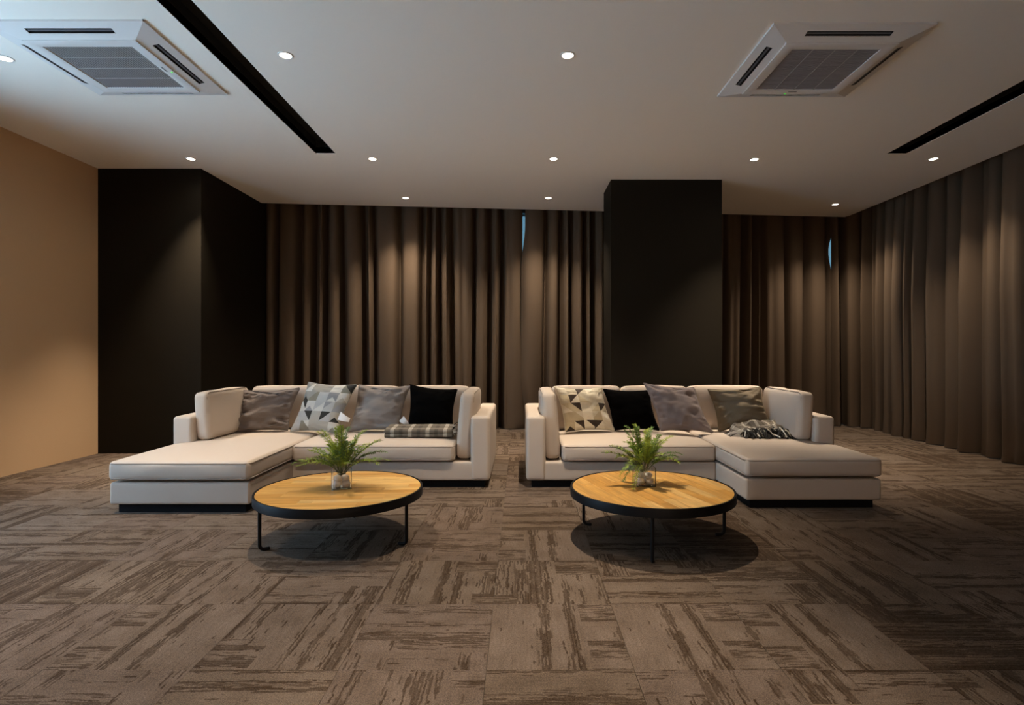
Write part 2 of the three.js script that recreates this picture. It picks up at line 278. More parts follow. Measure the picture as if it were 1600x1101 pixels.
// ---------------------------------------------------------------- ceiling cassette air conditioners
function cassette(x, d, turn, label) {
  const o = thing('ceiling_air_conditioner', label, 'air conditioner', [x, CEIL, -d], turn, 'ceiling cassette air conditioners');
  const rect = (x0, x1, y0, y1) => { const p = new THREE.Path(); p.moveTo(x0, y0); p.lineTo(x0, y1); p.lineTo(x1, y1); p.lineTo(x1, y0); p.closePath(); return p; };
  const down = (g, y) => { g.rotateX(Math.PI / 2); g.translate(0, y, 0); return g; };
  const RO = 0.475, RI = 0.335, drop = 0.034, L = Math.hypot(RO - RI, drop), cs = (RO - RI) / L, sn = drop / L;
  // a local frame on each sloping side: u along the edge, v inwards and down, n up into the ceiling
  const un = (k, u0, u1, v0, v1, n0, n1) => { const c = []; for (const [uu, vv, nn] of [[u0, v0, n0], [u1, v0, n0], [u1, v1, n0], [u0, v1, n0], [u0, v0, n1], [u1, v0, n1], [u1, v1, n1], [u0, v1, n1]]) { const p = new THREE.Vector3(uu, -0.012 - vv * sn + nn * cs, -RO + vv * cs + nn * sn).applyAxisAngle(new THREE.Vector3(0, 1, 0), k * Math.PI / 2); c.push(p.x, p.y, p.z); } const g = new THREE.BufferGeometry(); g.setAttribute('position', new THREE.Float32BufferAttribute(c, 3)); g.setIndex([0, 1, 2, 0, 2, 3, 4, 6, 5, 4, 7, 6, 0, 4, 5, 0, 5, 1, 1, 5, 6, 1, 6, 2, 2, 6, 7, 2, 7, 3, 3, 7, 4, 3, 4, 0]); const q = g.toNonIndexed(); q.computeVertexNormals(); return q; };
  const v0 = 0.052, v1 = 0.092, S = 0.255, T = 0.005;
  const parts = [];
  for (let k = 0; k < 4; k++) {                       // four sloping sides, each with an air slot cut through it
    const trap = (ua, ub, va, vb) => { const c = []; for (const n of [0, T]) for (const [u, v] of [[ua(va), va], [ub(va), va], [ub(vb), vb], [ua(vb), vb]]) { const p = new THREE.Vector3(u, -0.012 - v * sn + n * cs, -RO + v * cs + n * sn).applyAxisAngle(new THREE.Vector3(0, 1, 0), k * Math.PI / 2); c.push(p.x, p.y, p.z); } const g = new THREE.BufferGeometry(); g.setAttribute('position', new THREE.Float32BufferAttribute(c, 3)); g.setIndex([0, 1, 2, 0, 2, 3, 4, 6, 5, 4, 7, 6, 0, 4, 5, 0, 5, 1, 1, 5, 6, 1, 6, 2, 2, 6, 7, 2, 7, 3, 3, 7, 4, 3, 4, 0]); const q = g.toNonIndexed(); q.computeVertexNormals(); parts.push(q); };
    const e = (v) => RO - v * cs;
    trap((v) => -e(v), (v) => e(v), 0, v0); trap((v) => -e(v), (v) => e(v), v1, L);
    trap((v) => -e(v), () => -S, v0, v1); trap(() => S, (v) => e(v), v0, v1);
  }
  for (const [x0, x1, z0, z1] of [[-RO, RO, -RO, -RO + 0.005], [-RO, RO, RO - 0.005, RO], [-RO, -RO + 0.005, -RO, RO], [RO - 0.005, RO, -RO, RO]]) parts.push(box(x0, x1, -0.0125, 0, z0, z1));
  mesh('panel', merge(parts), M.acWhite, o);
  const fr = new THREE.Shape(); fr.moveTo(-0.338, -0.338); fr.lineTo(0.338, -0.338); fr.lineTo(0.338, 0.338); fr.lineTo(-0.338, 0.338); fr.closePath(); fr.holes.push(rect(-0.275, 0.275, -0.275, 0.275));
  mesh('intake_frame', toCreasedNormals(down(new THREE.ExtrudeGeometry(fr, { depth: 0.010, bevelEnabled: true, bevelSize: 0.003, bevelThickness: 0.003, bevelSegments: 2 }), -0.040), 0.6), M.acWhite, o);
  for (let i = 0; i < 4; i++) {
    const x0 = -0.275 + i * 0.1375, g = [box(x0, x0 + 0.1375, -0.044, -0.040, -0.275, 0.275)];
    for (let k = 1; k < 34; k++) { const z = -0.275 + k * 0.55 / 34; g.push(box(x0, x0 + 0.1375, -0.047, -0.044, z - 0.004, z + 0.004)); }
    mesh('grille_section', merge(g), M.acGrille, o);
  }
  for (let i = 1; i < 4; i++) mesh('grille_rib', box(-0.275 + i * 0.1375 - 0.0028, -0.275 + i * 0.1375 + 0.0028, -0.0485, -0.044, -0.275, 0.275), M.acRib, o);
  for (let k = 0; k < 4; k++) {
    const lin = mesh('vent_slot', merge([un(k, -S, S, v0, v1, 0.020, 0.022), un(k, -S - 0.003, -S, v0, v1, 0.002, 0.022), un(k, S, S + 0.003, v0, v1, 0.002, 0.022), un(k, -S, S, v0 - 0.003, v0, 0.002, 0.022), un(k, -S, S, v1, v1 + 0.003, 0.002, 0.022)]), M.acDark, o);
    mesh('louver', un(k, -S + 0.006, S - 0.006, (v0 + v1) / 2 - 0.006, (v0 + v1) / 2 + 0.006, 0.004, 0.008), M.acLouver, lin);
  }
  const led = new THREE.CylinderGeometry(0.006, 0.006, 0.004, 12); led.translate(-0.04, -0.0545, -0.325); mesh('indicator_light', led, M.led, o);
  mesh('badge', rbox(-0.03, 0.03, -0.0555, -0.053, -0.302, -0.293, 0.001, 1), M.acBadge, o);
}
cassette(1.945, 3.775, 0, 'white square ceiling air conditioner at right, grille ribs running away from the viewer');
cassette(-2.64, 3.745, -Math.PI / 2, 'white square ceiling air conditioner at left, beside the tan wall');

// ---------------------------------------------------------------- curtains
// a panel follows a path of floor points; folds are round bulges into the room with tight valleys
function curtain(label, pts, opt = {}) {
  const o = thing('curtain', label, 'curtain', [0, 0, 0], 0, 'floor-length dark brown curtains');
  const curve = new THREE.CatmullRomCurve3(pts.map(([x, z]) => new THREE.Vector3(x, 0, z)), false, 'centripetal');
  const len = curve.getLength(), y0 = 0.012, y1 = opt.top || CEIL + 0.17;
  // fold boundaries of uneven width
  const b = [0]; while (b[b.length - 1] < len) b.push(b[b.length - 1] + (opt.wide || 1) * (rnd() < 0.35 ? rr(0.24, 0.36) : rr(0.10, 0.22))); const k = len / b[b.length - 1]; for (let i = 0; i < b.length; i++) b[i] *= k;
  const amp = b.map(() => rr(0.09, 0.17)), lean = b.map(() => rr(-0.5, 0.5)), drift = b.map(() => rr(-0.05, 0.05)), sub = b.map(() => rr(0, 1)), vw = b.map(() => rr(0.026, 0.046)), deep = b.map(() => rr(0.14, 0.22));
  deep[0] = deep[b.length - 1] = 0.03;
  drift[0] = drift[b.length - 1] = 0;
  const per = 20, rows = 36, S = (b.length - 1) * per;
  const P = [], UV = [], I = [], pt = new THREE.Vector3(), tg = new THREE.Vector3();
  for (let r = 0; r <= rows; r++) {
    const h = 1 - r / rows, y = y0 + (y1 - y0) * (r / rows);          // h: 1 at the hem, 0 at the top
    for (let i = 0; i <= S; i++) {
      const f = Math.min(Math.floor(i / per), b.length - 2), t0 = (i - f * per) / per, t = t0 - 0.10 * Math.sin(2 * Math.PI * t0);
      const d0 = drift[f] * h, d1 = drift[f + 1] * h;
      let s = (b[f] + d0) * (1 - t) + (b[f + 1] + d1) * t;
      const u = clamp(s / len, 0, 1);
      curve.getPointAt(u, pt); curve.getTangentAt(u, tg);
      const nx = -tg.z, nz = tg.x;                                     // turned into the room below
      const wd = b[f + 1] - b[f], e = Math.min(t * wd / vw[f], (1 - t) * wd / vw[f + 1]);
      const open = 0.5 + 0.5 * Math.min(1, h * 1.5 + 0.3);
      let z = 0.03 + amp[f] * 0.42 * (opt.billow || 1) * Math.sin(Math.PI * clamp(t + lean[f] * t * (1 - t), 0, 1)) * open - (t < 0.5 ? deep[f] : deep[f + 1]) * Math.exp(-e * e) * open;
      if (sub[f] > 0.5) z -= amp[f] * 0.4 * Math.exp(-Math.pow((t - 0.25 - 0.5 * (sub[f] - 0.5)) / 0.10, 2)) * (0.4 + 0.6 * h);   // a shallower second crease
      z += 0.012 * Math.sin(s * 3.1 + h * 2.0 + lean[f]);
      z += 0.02 * sm(0.9, 1, h) * (noise(s * 9, y * 14, 90) - 0.3);    // cloth breaking at the floor
      const side = opt.side || 1;
      let ex = 0;
      if (opt.start) ex += opt.start(y) * (1 - sm(0, 0.22, s));
      if (opt.end) ex += opt.end(y) * sm(len - 0.22, len, s);
      P.push(pt.x + nx * z * side + tg.x * ex, y, pt.z + nz * z * side + tg.z * ex); UV.push(s, y);
    }
  }
  for (let r = 0; r < rows; r++) for (let i = 0; i < S; i++) { const a = r * (S + 1) + i; I.push(a, a + 1, a + S + 2, a, a + S + 2, a + S + 1); }
  const g = new THREE.BufferGeometry(); g.setAttribute('position', new THREE.Float32BufferAttribute(P, 3)); g.setAttribute('uv', new THREE.Float32BufferAttribute(UV, 2)); g.setIndex(I); g.computeVertexNormals();
  mesh('drape', g, M.curtain, o);
  // hem band at the floor
  const HP = [], HU = [], HI = [];
  const Q = g.attributes.position;
  for (let i = 0; i <= S; i++) for (const r of [0, 1]) { const n = new THREE.Vector3().fromBufferAttribute(g.attributes.normal, r * (S + 1) + i); const s2 = Math.sign(n.x * -Q.getX(i) + n.z * (-Q.getZ(i) - 3)) || 1; HP.push(Q.getX(r * (S + 1) + i) + n.x * 0.004 * s2, r ? 0.055 : 0.008, Q.getZ(r * (S + 1) + i) + n.z * 0.004 * s2); HU.push(i / S * len, r * 0.05); }
  for (let i = 0; i < S; i++) HI.push(2 * i, 2 * i + 2, 2 * i + 3, 2 * i, 2 * i + 3, 2 * i + 1);
  const hg = new THREE.BufferGeometry(); hg.setAttribute('position', new THREE.Float32BufferAttribute(HP, 3)); hg.setAttribute('uv', new THREE.Float32BufferAttribute(HU, 2)); hg.setIndex(HI); hg.computeVertexNormals();
  mesh('hem', hg, M.curtain, o);
  return o;
}
const back = (x, o = 0.17) => [x, edgeZ(x) - o];
const XR = 4.85;
seed = 21;
curtain('dark brown rear curtain behind the left sofa', [back(-3.36), back(-1.7), back(0.03)], { end: (y) => 0.06 * (1 - sm(0.3, 1.6, y)) });
seed = 35;
curtain('dark brown rear curtain to the right of the bright gap, passing behind the square pillar', [back(0.065, 0.14), back(2.2, 0.15), back(4.565, 0.17)], { end: (y) => -0.097 * sm(1.95, 2.5, y) * (1 - sm(2.55, 2.9, y)), start: (y) => 0.0 - 0.055 * (1 - sm(2.2, 2.8, y)) * sm(0.1, 0.7, y) });
seed = 44;
curtain('dark brown curtain rounding the corner beside the thin blue gap', [back(4.485, 0.11), [4.70, -8.16], [XR - 0.01, -7.95], [XR, -7.3]], { billow: 1.6, wide: 1.1 });
seed = 58;
curtain('dark brown side curtain next to the corner curtain', [[XR, -7.31], [XR, -6.7], [XR, -5.95]], { billow: 2.9, wide: 1.55 });
seed = 63;
curtain('dark brown side curtain nearest the right picture edge', [[XR, -5.96], [XR, -5.2], [XR, -4.1]], { billow: 2.9, wide: 1.55 });
seed = 71;
curtain('unseen dark brown side curtain beside the viewer, outside the picture', [[XR, -4.12], [XR, -2.0], [XR, -0.4]]);  // this and the next are out of view, blocking light from the side glazing
curtain('unseen dark brown side curtain behind the viewer', [[XR, -0.42], [XR, 1.2], [XR, 3.04]]);

// ---------------------------------------------------------------- sofas
function cushion(x0, x1, y0, y1, z0, z1, { r = 0.03, top = 0, front = 0, side = 0, sag = 0, seedN = 1 } = {}) {
  const n = [26, 12, 26], g = new THREE.BoxGeometry(2, 2, 2, ...n), p = g.attributes.position;
  const hx = (x1 - x0) / 2, hy = (y1 - y0) / 2, hz = (z1 - z0) / 2;
  const ease = (u, h) => { const e = Math.min(0.9, r / h); const a = Math.abs(u), k = 0.6; return Math.sign(u) * (a < k ? a / k * (1 - e) : 1 - e + e * (a - k) / (1 - k)); };
  for (let i = 0; i < p.count; i++) {
    let x = ease(p.getX(i), hx) * hx, y = ease(p.getY(i), hy) * hy, z = ease(p.getZ(i), hz) * hz;
    const cx = clamp(x, -hx + r, hx - r), cy = clamp(y, -hy + r, hy - r), cz = clamp(z, -hz + r, hz - r);
    const v = new THREE.Vector3(x - cx, y - cy, z - cz), l = v.length(); if (l > 1e-6) v.multiplyScalar(r / l);
    const m = Math.max(Math.abs(x - cx), Math.abs(y - cy), Math.abs(z - cz)); if (l > 1e-6) v.multiplyScalar(m / r);
    x = cx + v.x; y = cy + v.y; z = cz + v.z;
    const bx = 1 - (x / hx) ** 4, by = 1 - (y / hy) ** 2, bz = 1 - (z / hz) ** 4;
    const w = 0.006 * (noise(x * 5 + seedN * 7, z * 5 + y * 4, seedN) - 0.5) + 0.004 * (noise(x * 14, z * 14 + y * 11, seedN + 2) - 0.5);
    if (y > 0) y += (top + w) * bx * bz * sm(0, hy, y) - sag * Math.exp(-((x / hx) ** 2) * 3) * bz * sm(0, hy, y);
    z += Math.sign(z) * (front + w) * bx * by * sm(0, hz, Math.abs(z)); x += Math.sign(x) * (side + w) * by * bz * sm(0, hx, Math.abs(x));
    p.setXYZ(i, x, y, z);
  }
  const s = smooth(g); s.translate((x0 + x1) / 2, (y0 + y1) / 2, (z0 + z1) / 2);
  const q = s.toNonIndexed(); return boxUV(q);
}
function ringTube(pts, r) {                            // closed cord through the points, with extra points so that corners do not overshoot
  const P = []; pts.forEach((a, i) => { const A = new THREE.Vector3(...a), B = new THREE.Vector3(...pts[(i + 1) % pts.length]), n = Math.max(1, Math.ceil(A.distanceTo(B) / 0.05)); for (let k = 0; k < n; k++) P.push(A.clone().lerp(B, k / n)); });
  return new THREE.TubeGeometry(new THREE.CatmullRomCurve3(P, true, 'centripetal'), Math.round(P.length * 1.5), r, 5, true);
}
function rectRing(x0, x1, z0, z1, y, c) { const o = []; for (const [x, z, a] of [[x0, z0, 0], [x1, z0, 1], [x1, z1, 2], [x0, z1, 3]]) { const sx = x === x0 ? 1 : -1, sz = z === z0 ? 1 : -1; const A = [x, y, z + sz * c], B = [x + sx * c, y, z]; const m = [x + sx * c * 0.29, y, z + sz * c * 0.29]; o.push(...(a % 2 ? [B, m, A] : [A, m, B])); } return o; }
function lathered(list, pivot, ax, ang) { for (const g of list) { g.translate(-pivot[0], -pivot[1], -pivot[2]); if (ax === 'x') g.rotateX(ang); else g.rotateZ(ang); g.translate(...pivot); } }

// sgn = -1: chaise on the left; xo outer side of the chaise arm, xi outer side of the other arm
function sofa(label, sgn, xo, xi, dChaise, chaiseW, seams) {
  const cx = (xo + xi) / 2, o = thing('sectional_sofa', label, 'sofa', [cx, 0, -4.6], 0, 'pair of sectional sofas');
  const X = (x) => x - cx, Z = (d) => -d + 4.6;
  const lo = (a, b) => [Math.min(a, b), Math.max(a, b)];
  const dF = 4.47, dB = 5.60, armW = 0.148;
  const xc = xo - sgn * chaiseW;                            // inner side of the chaise
  const [ml, mr] = lo(X(xc), X(xi)), [cl, cr] = lo(X(xo), X(xc));
  mesh('plinth', merge([box(X(Math.min(xo, xi)) + 0.04, X(Math.max(xo, xi)) - 0.04, 0, 0.06, Z(dB - 0.03), Z(dF + 0.035)), box(cl + 0.04, cr - 0.04, 0, 0.06, Z(dF + 0.2), Z(dChaise + 0.035))]), M.plinth, o);
  mesh('seat_base', cushion(ml, mr, 0.058, 0.202, Z(dB), Z(dF), { r: 0.014 }), M.sofa, o);
  mesh('chaise_base', cushion(cl, cr, 0.058, 0.204, Z(dB - 0.01), Z(dChaise), { r: 0.016 }), M.sofa, o);
  // arms and low back frame
  for (const [xe, s] of [[xo, sgn], [xi, -sgn]]) {
    const [a, b] = lo(X(xe + s * 0.006), X(xe - s * armW));
    mesh('armrest', cushion(a, b, s === sgn ? 0.21 : 0.056, 0.56, Z(dB), Z(dF - 0.008), { r: 0.028, top: 0.004 }), M.sofa, o);
  }
  mesh('back_frame', cushion(X(Math.min(xo, xi)) + armW, X(Math.max(xo, xi)) - armW, 0.19, 0.56, Z(dB), Z(dB - 0.15), { r: 0.025 }), M.sofa, o);
  // seat and chaise cushions, with piped edges
  const addPiped = (name, c, opt) => {
    const m = mesh(name, cushion(...c, opt), M.sofa, o);
    for (const y of [c[3] - 0.014, c[2] + 0.014]) mesh('piping', ringTube(rectRing(c[0] + 0.001, c[1] - 0.001, c[4] + 0.001, c[5] - 0.001, y, 0.035), 0.0042), M.piping, m);
  };
  const [s0, s1] = lo(X(xc - sgn * 0.006), X(xi + sgn * (armW + 0.128)));
  addPiped('seat_cushion', [s0, s1, 0.210, 0.338, Z(5.38), Z(dF - 0.022)], { r: 0.028, top: 0.022, front: 0.008, seedN: 3 + sgn });
  addPiped('chaise_cushion', [cl - 0.004, cr + 0.004, 0.217, 0.344, Z(5.38), Z(dChaise - 0.012)], { r: 0.03, top: 0.02, front: 0.008, side: 0.004, seedN: 8 + sgn });
  // loose cushions leaning on each arm
  for (const [xe, s, y0] of [[xo, sgn, 0.36], [xi, -sgn, 0.212]]) {
    const inner = xe - s * (armW + 0.003), [a, b] = lo(X(inner), X(inner - s * 0.118));
    const g = cushion(a, b, y0, 0.738, Z(5.22), Z(dF + 0.045), { r: 0.04, top: 0.012, side: 0.016, front: 0.012, seedN: 12 + s });
    const xin = s > 0 ? a : b, xout = s > 0 ? b : a;
    const r1 = [[xin + s * 0.012, y0 + 0.03, Z(dF + 0.06)], [xin + s * 0.012, 0.705, Z(dF + 0.058)], [xin + s * 0.012, 0.735, Z(dF + 0.09)], [xin + s * 0.012, 0.738, Z(5.15)], [xin + s * 0.012, 0.70, Z(5.205)], [xin + s * 0.012, y0 + 0.03, Z(5.205)]];
    const r2 = r1.map(([x, y, z]) => [xout - s * 0.012, y, z]);
    const t1 = ringTube(r1, 0.004), t2 = ringTube(r2, 0.004);
    lathered([g, t1, t2], [xout, y0, 0], 'z', -s * 0.075);
    const m = mesh('side_cushion', g, M.sofa, o); mesh('piping', t1, M.piping, m); mesh('piping', t2, M.piping, m);
  }
  // three back cushions
  for (let i = 0; i < 3; i++) {
    const a = X(seams[i]) + 0.004, b = X(seams[i + 1]) - 0.004;
    const g = cushion(a, b, 0.35, 0.748, Z(5.43), Z(5.235), { r: 0.045, top: 0.012, front: 0.022, seedN: 20 + i + sgn });
    const t = ringTube([[a + 0.02, 0.37, Z(5.25)], [a + 0.012, 0.71, Z(5.25)], [a + 0.045, 0.742, Z(5.252)], [b - 0.045, 0.742, Z(5.252)], [b - 0.012, 0.71, Z(5.25)], [b - 0.02, 0.37, Z(5.25)]], 0.004);
    lathered([g, t], [0, 0.35, Z(5.235)], 'x', -0.10);
    const m = mesh('back_cushion', g, M.sofa, o); mesh('piping', t, M.piping, m);
  }
  return o;
}
sofa('cream fabric sectional sofa at left with its chaise beside the tan wall', -1, -2.722, -0.243, 3.77, 0.93, [-2.50, -1.80, -1.13, -0.46]);
sofa('cream fabric sectional sofa at right with its chaise towards the side curtains', 1, 2.462, 0.052, 3.88, 0.925, [0.28, 0.94, 1.56, 2.26]);

// ---------------------------------------------------------------- throw pillows
function printTex(pal, n, s) {
  // printed grid of half-square and quarter triangles
  return dataTex(512, 512, (x, y) => {
    const u = x / 512 * n, v = y / 512 * n, i = Math.floor(u), j = Math.floor(v), fu = u - i, fv = v - j;
    const kind = hash(i, j, s), flip = hash(i, j, s + 1) < 0.5, q = flip ? 1 - fu : fu;
    let k;
    if (kind < 0.30) k = 0; else if (kind < 0.62) k = q > fv ? 0 : 1; else if (kind < 0.85) k = fv < 0.5 && Math.abs(q - 0.5) < 0.5 - fv ? 1 : 0; else k = q + fv > 1.25 ? 1 : 0;
    const a = hash(i * 3 + k, j * 5 + k, s + 2), light = pal.light, dark = pal.dark;
    const c = k && hash(i, j, s + 4) < 0.42 ? dark : light[Math.floor(a * light.length)];
    const g = 1 + 0.06 * (hash(x, y, 4) - 0.5);
    return [c[0] * g, c[1] * g, c[2] * g];
  });
}
M.printGrey = std({ map: printTex({ light: [[198, 194, 184], [150, 146, 136], [132, 126, 110], [168, 162, 150], [142, 142, 142], [174, 172, 167]], dark: [46, 44, 40] }, 5, 201), roughness: 0.95, bumpMap: rep(weave, 8), bumpScale: 0.0004 });
M.printCream = std({ map: printTex({ light: [[226, 218, 198], [206, 196, 172], [190, 176, 146], [216, 206, 184], [196, 186, 162], [222, 212, 190]], dark: [60, 50, 42] }, 5, 233), roughness: 0.95, bumpMap: rep(weave, 8), bumpScale: 0.0004 });

// corners TL, TR, BR, BL in metres about the centre, in the pillow's own plane
function pillowGeo(c, T, wr, s) {
  const n = 40, P = [], UV = [], I = [];
  const corner = (u, v) => { const a = (1 - u) / 2, b = (1 + u) / 2, d = (1 - v) / 2, e = (1 + v) / 2; return [0, 1].map((k) => a * e * c[0][k] + b * e * c[1][k] + b * d * c[2][k] + a * d * c[3][k]); };
  for (const f of [1, -1]) for (let j = 0; j <= n; j++) for (let i = 0; i <= n; i++) {
    const eu = Math.sin((i / n - 0.5) * Math.PI), ev = Math.sin((j / n - 0.5) * Math.PI);
    const pu = eu * (1 - 0.10 * (1 - ev * ev) * Math.abs(eu)), pv = ev * (1 - 0.10 * (1 - eu * eu) * Math.abs(ev));
    const [x, y] = corner(pu, pv);
    const puff = Math.pow(Math.max(0, 1 - Math.abs(eu) ** 2.4), 0.55) * Math.pow(Math.max(0, 1 - Math.abs(ev) ** 2.4), 0.55);
    const rad = Math.hypot(eu, ev), edge = sm(0.25, 0.95, Math.max(Math.abs(eu), Math.abs(ev)));
    // folds running in from the seams and soft dents
    const ang = Math.atan2(ev, eu);
    let w = wr * (noise(ang * 5 + s, rad * 2.0, s) - 0.5) * edge * 0.9 + wr * 0.65 * (noise(eu * 2.2 + s, ev * 3.4, s + 3) - 0.5);
    w -= wr * 0.55 * Math.pow(1 - Math.abs(noise(eu * 1.1 + s * 3, ev * 5.5 + eu * 1.2, s + 9) - 0.5) * 2, 7) * (0.25 + 0.75 * edge);
    w += wr * 0.8 * (Math.pow(Math.abs(noise(eu * 1.7 + ev * 0.8, ev * 7 + eu * 1.5, s + 5) - 0.5) * 2, 0.6) - 0.5) * (0.3 + 0.7 * edge);
    const z = f * (T / 2 * puff + w * Math.min(1, puff * 1.6));
    P.push(x, y, z); UV.push(f > 0 ? eu * 0.5 + 0.5 : 0.5 - eu * 0.5, ev * 0.5 + 0.5);
  }
  const K = (n + 1) * (n + 1);
  for (const [b, f] of [[0, 1], [K, -1]]) for (let j = 0; j < n; j++) for (let i = 0; i < n; i++) { const a = b + j * (n + 1) + i; if (f > 0) I.push(a, a + 1, a + n + 2, a, a + n + 2, a + n + 1); else I.push(a, a + n + 2, a + 1, a, a + n + 1, a + n + 2); }
  const g = new THREE.BufferGeometry(); g.setAttribute('position', new THREE.Float32BufferAttribute(P, 3)); g.setAttribute('uv', new THREE.Float32BufferAttribute(UV, 2)); g.setIndex(I); g.computeVertexNormals(); return g;
}
function pillow(label, mat, pos, c, { lean = 0.36, yaw = 0, T = 0.15, wr = 0.02, s = 1, plain = true, tag } = {}) {
  const o = thing('throw_pillow', label, 'pillow', pos, yaw, 'throw pillows on the sofas');
  const k = 1 / Math.cos(lean); c = c.map(([x, y]) => [x, y * k]);
  const g = pillowGeo(c, T, wr, s); g.rotateX(-lean);
  mesh('cover', g, mat, o);
  // seam welt round the edge
  const n = 14, pts = [], q = new THREE.Vector3();
  for (let e = 0; e < 4; e++) { const a = c[e], b = c[(e + 1) % 4], m = [(c[0][0] + c[1][0] + c[2][0] + c[3][0]) / 4, (c[0][1] + c[1][1] + c[2][1] + c[3][1]) / 4]; for (let i = 0; i < n; i++) { const t = i / n, b2 = 0.10 * (1 - (2 * t - 1) ** 2); const x = a[0] + (b[0] - a[0]) * t, y = a[1] + (b[1] - a[1]) * t; q.set(x + (m[0] - x) * b2, y + (m[1] - y) * b2, 0).applyAxisAngle(new THREE.Vector3(1, 0, 0), -lean); pts.push(q.toArray()); } }
  mesh('seam', ringTube(pts, 0.0035), mat, o);
  if (tag) { const t = tagGeo(...tag); mesh('fabric_tag', t, M.tagWhite, o).userData.label = 'small white fabric tag'; }
  return o;
}
function tagGeo(x, y, z, w, h, turn, tilt) {
  const g = new THREE.BoxGeometry(w, h, 0.003, 8, 4, 1), p = g.attributes.position;
  for (let i = 0; i < p.count; i++) { const u = p.getX(i) / w + 0.5; p.setZ(i, p.getZ(i) + 0.018 * Math.sin(u * 2.6)); p.setY(i, p.getY(i) * (1 - 0.55 * u)); }
  g.computeVertexNormals(); g.rotateZ(tilt); g.rotateY(turn); g.translate(x, y, z); return g;
}
pillow('wrinkled dark taupe throw pillow on the left chaise', M.taupe, [-2.275, 0.545, -5.06], [[-0.199, 0.176], [0.289, 0.195], [0.221, -0.17], [-0.306, -0.195]], { wr: 0.06, s: 3, yaw: 0.12, T: 0.13 });
pillow('grey and white triangle-print throw pillow in the left sofa corner', M.printGrey, [-1.735, 0.573, -5.01], [[-0.185, 0.224], [0.292, 0.206], [0.174, -0.215], [-0.281, -0.208]], { wr: 0.014, s: 11, yaw: -0.20, T: 0.15, lean: 0.30, tag: [0.235, -0.075, 0.055, 0.10, 0.075, 0.15, -0.38] });
pillow('plain grey throw pillow between the triangle-print and black pillows on the left sofa', M.grey, [-1.254, 0.555, -5.06], [[-0.21, 0.212], [0.261, 0.204], [0.204, -0.175], [-0.26, -0.196]], { wr: 0.032, s: 17, yaw: -0.05 });
pillow('black throw pillow beside the arm cushion on the left sofa', M.black, [-0.785, 0.567, -5.07], [[-0.204, 0.204], [0.221, 0.16], [0.187, -0.2], [-0.215, -0.193]], { wr: 0.012, s: 23, yaw: 0.08, tag: [-0.232, -0.115, 0.05, 0.085, 0.06, 0.1, -0.75] });
pillow('cream triangle-print throw pillow beside the arm cushion on the right sofa', M.printCream, [0.572, 0.555, -5.06], [[-0.26, 0.196], [0.176, 0.19], [0.255, -0.183], [-0.187, -0.19]], { wr: 0.018, s: 29, yaw: 0.1 });
pillow('black throw pillow next to the cream triangle-print pillow on the right sofa', M.black, [0.99, 0.55, -5.09], [[-0.24, 0.18], [0.18, 0.17], [0.238, -0.178], [-0.17, -0.178]], { wr: 0.012, s: 37 });
pillow('plain mauve-grey throw pillow in the middle of the right sofa', M.mauve, [1.376, 0.575, -4.97], [[-0.279, 0.215], [0.173, 0.173], [0.279, -0.205], [-0.179, -0.184]], { wr: 0.036, s: 41, yaw: 0.06, lean: 0.42 });
pillow('olive brown throw pillow on the right chaise', M.olive, [1.94, 0.562, -5.05], [[-0.26, 0.166], [0.198, 0.19], [0.25, -0.117], [-0.187, -0.2]], { wr: 0.042, s: 47, yaw: -0.16, lean: 0.34 });

// ---------------------------------------------------------------- throw blankets
const plaidTex = dataTex(512, 512, (x, y) => {           // 0.29 m square: two repeats each way
  const u = (x / 256) % 1, v = (y / 256) % 1, wa = u > 0.40 && u < 0.62 ? 1 : 0, wb = v > 0.42 && v < 0.60 ? 1 : 0, da = u > 0.9 || u < 0.1 ? 1 : 0;
  const c = [96, 88, 77], l = [188, 180, 166], d = [58, 52, 45], k = 0.62 * wa + 0.38 * wb, q = [0, 1, 2].map((i) => c[i] + (l[i] - c[i]) * k + (da && !wb ? (d[i] - c[i]) * 0.5 : 0));
  const tw = 1 + 0.16 * ((((x + y) >> 2) & 1) - 0.5) + 0.10 * (hash(x, y, 9) - 0.5); return q.map((i) => i * tw);
});
M.plaid = std({ map: rep(plaidTex, 3.45, 3.45), roughness: 1, bumpMap: rep(slub, 5), bumpScale: 0.001 });
M.fringeLight = std({ color: rgb(0.62, 0.58, 0.50), roughness: 1 });
M.fringeDark = std({ color: rgb(0.012, 0.011, 0.010), roughness: 1 });
function strand(a, b, droop, r) { const A = new THREE.Vector3(...a), B = new THREE.Vector3(...b), m = A.clone().lerp(B, 0.5); m.y += droop; return new THREE.TubeGeometry(new THREE.QuadraticBezierCurve3(A, m, B), 6, r, 4); }
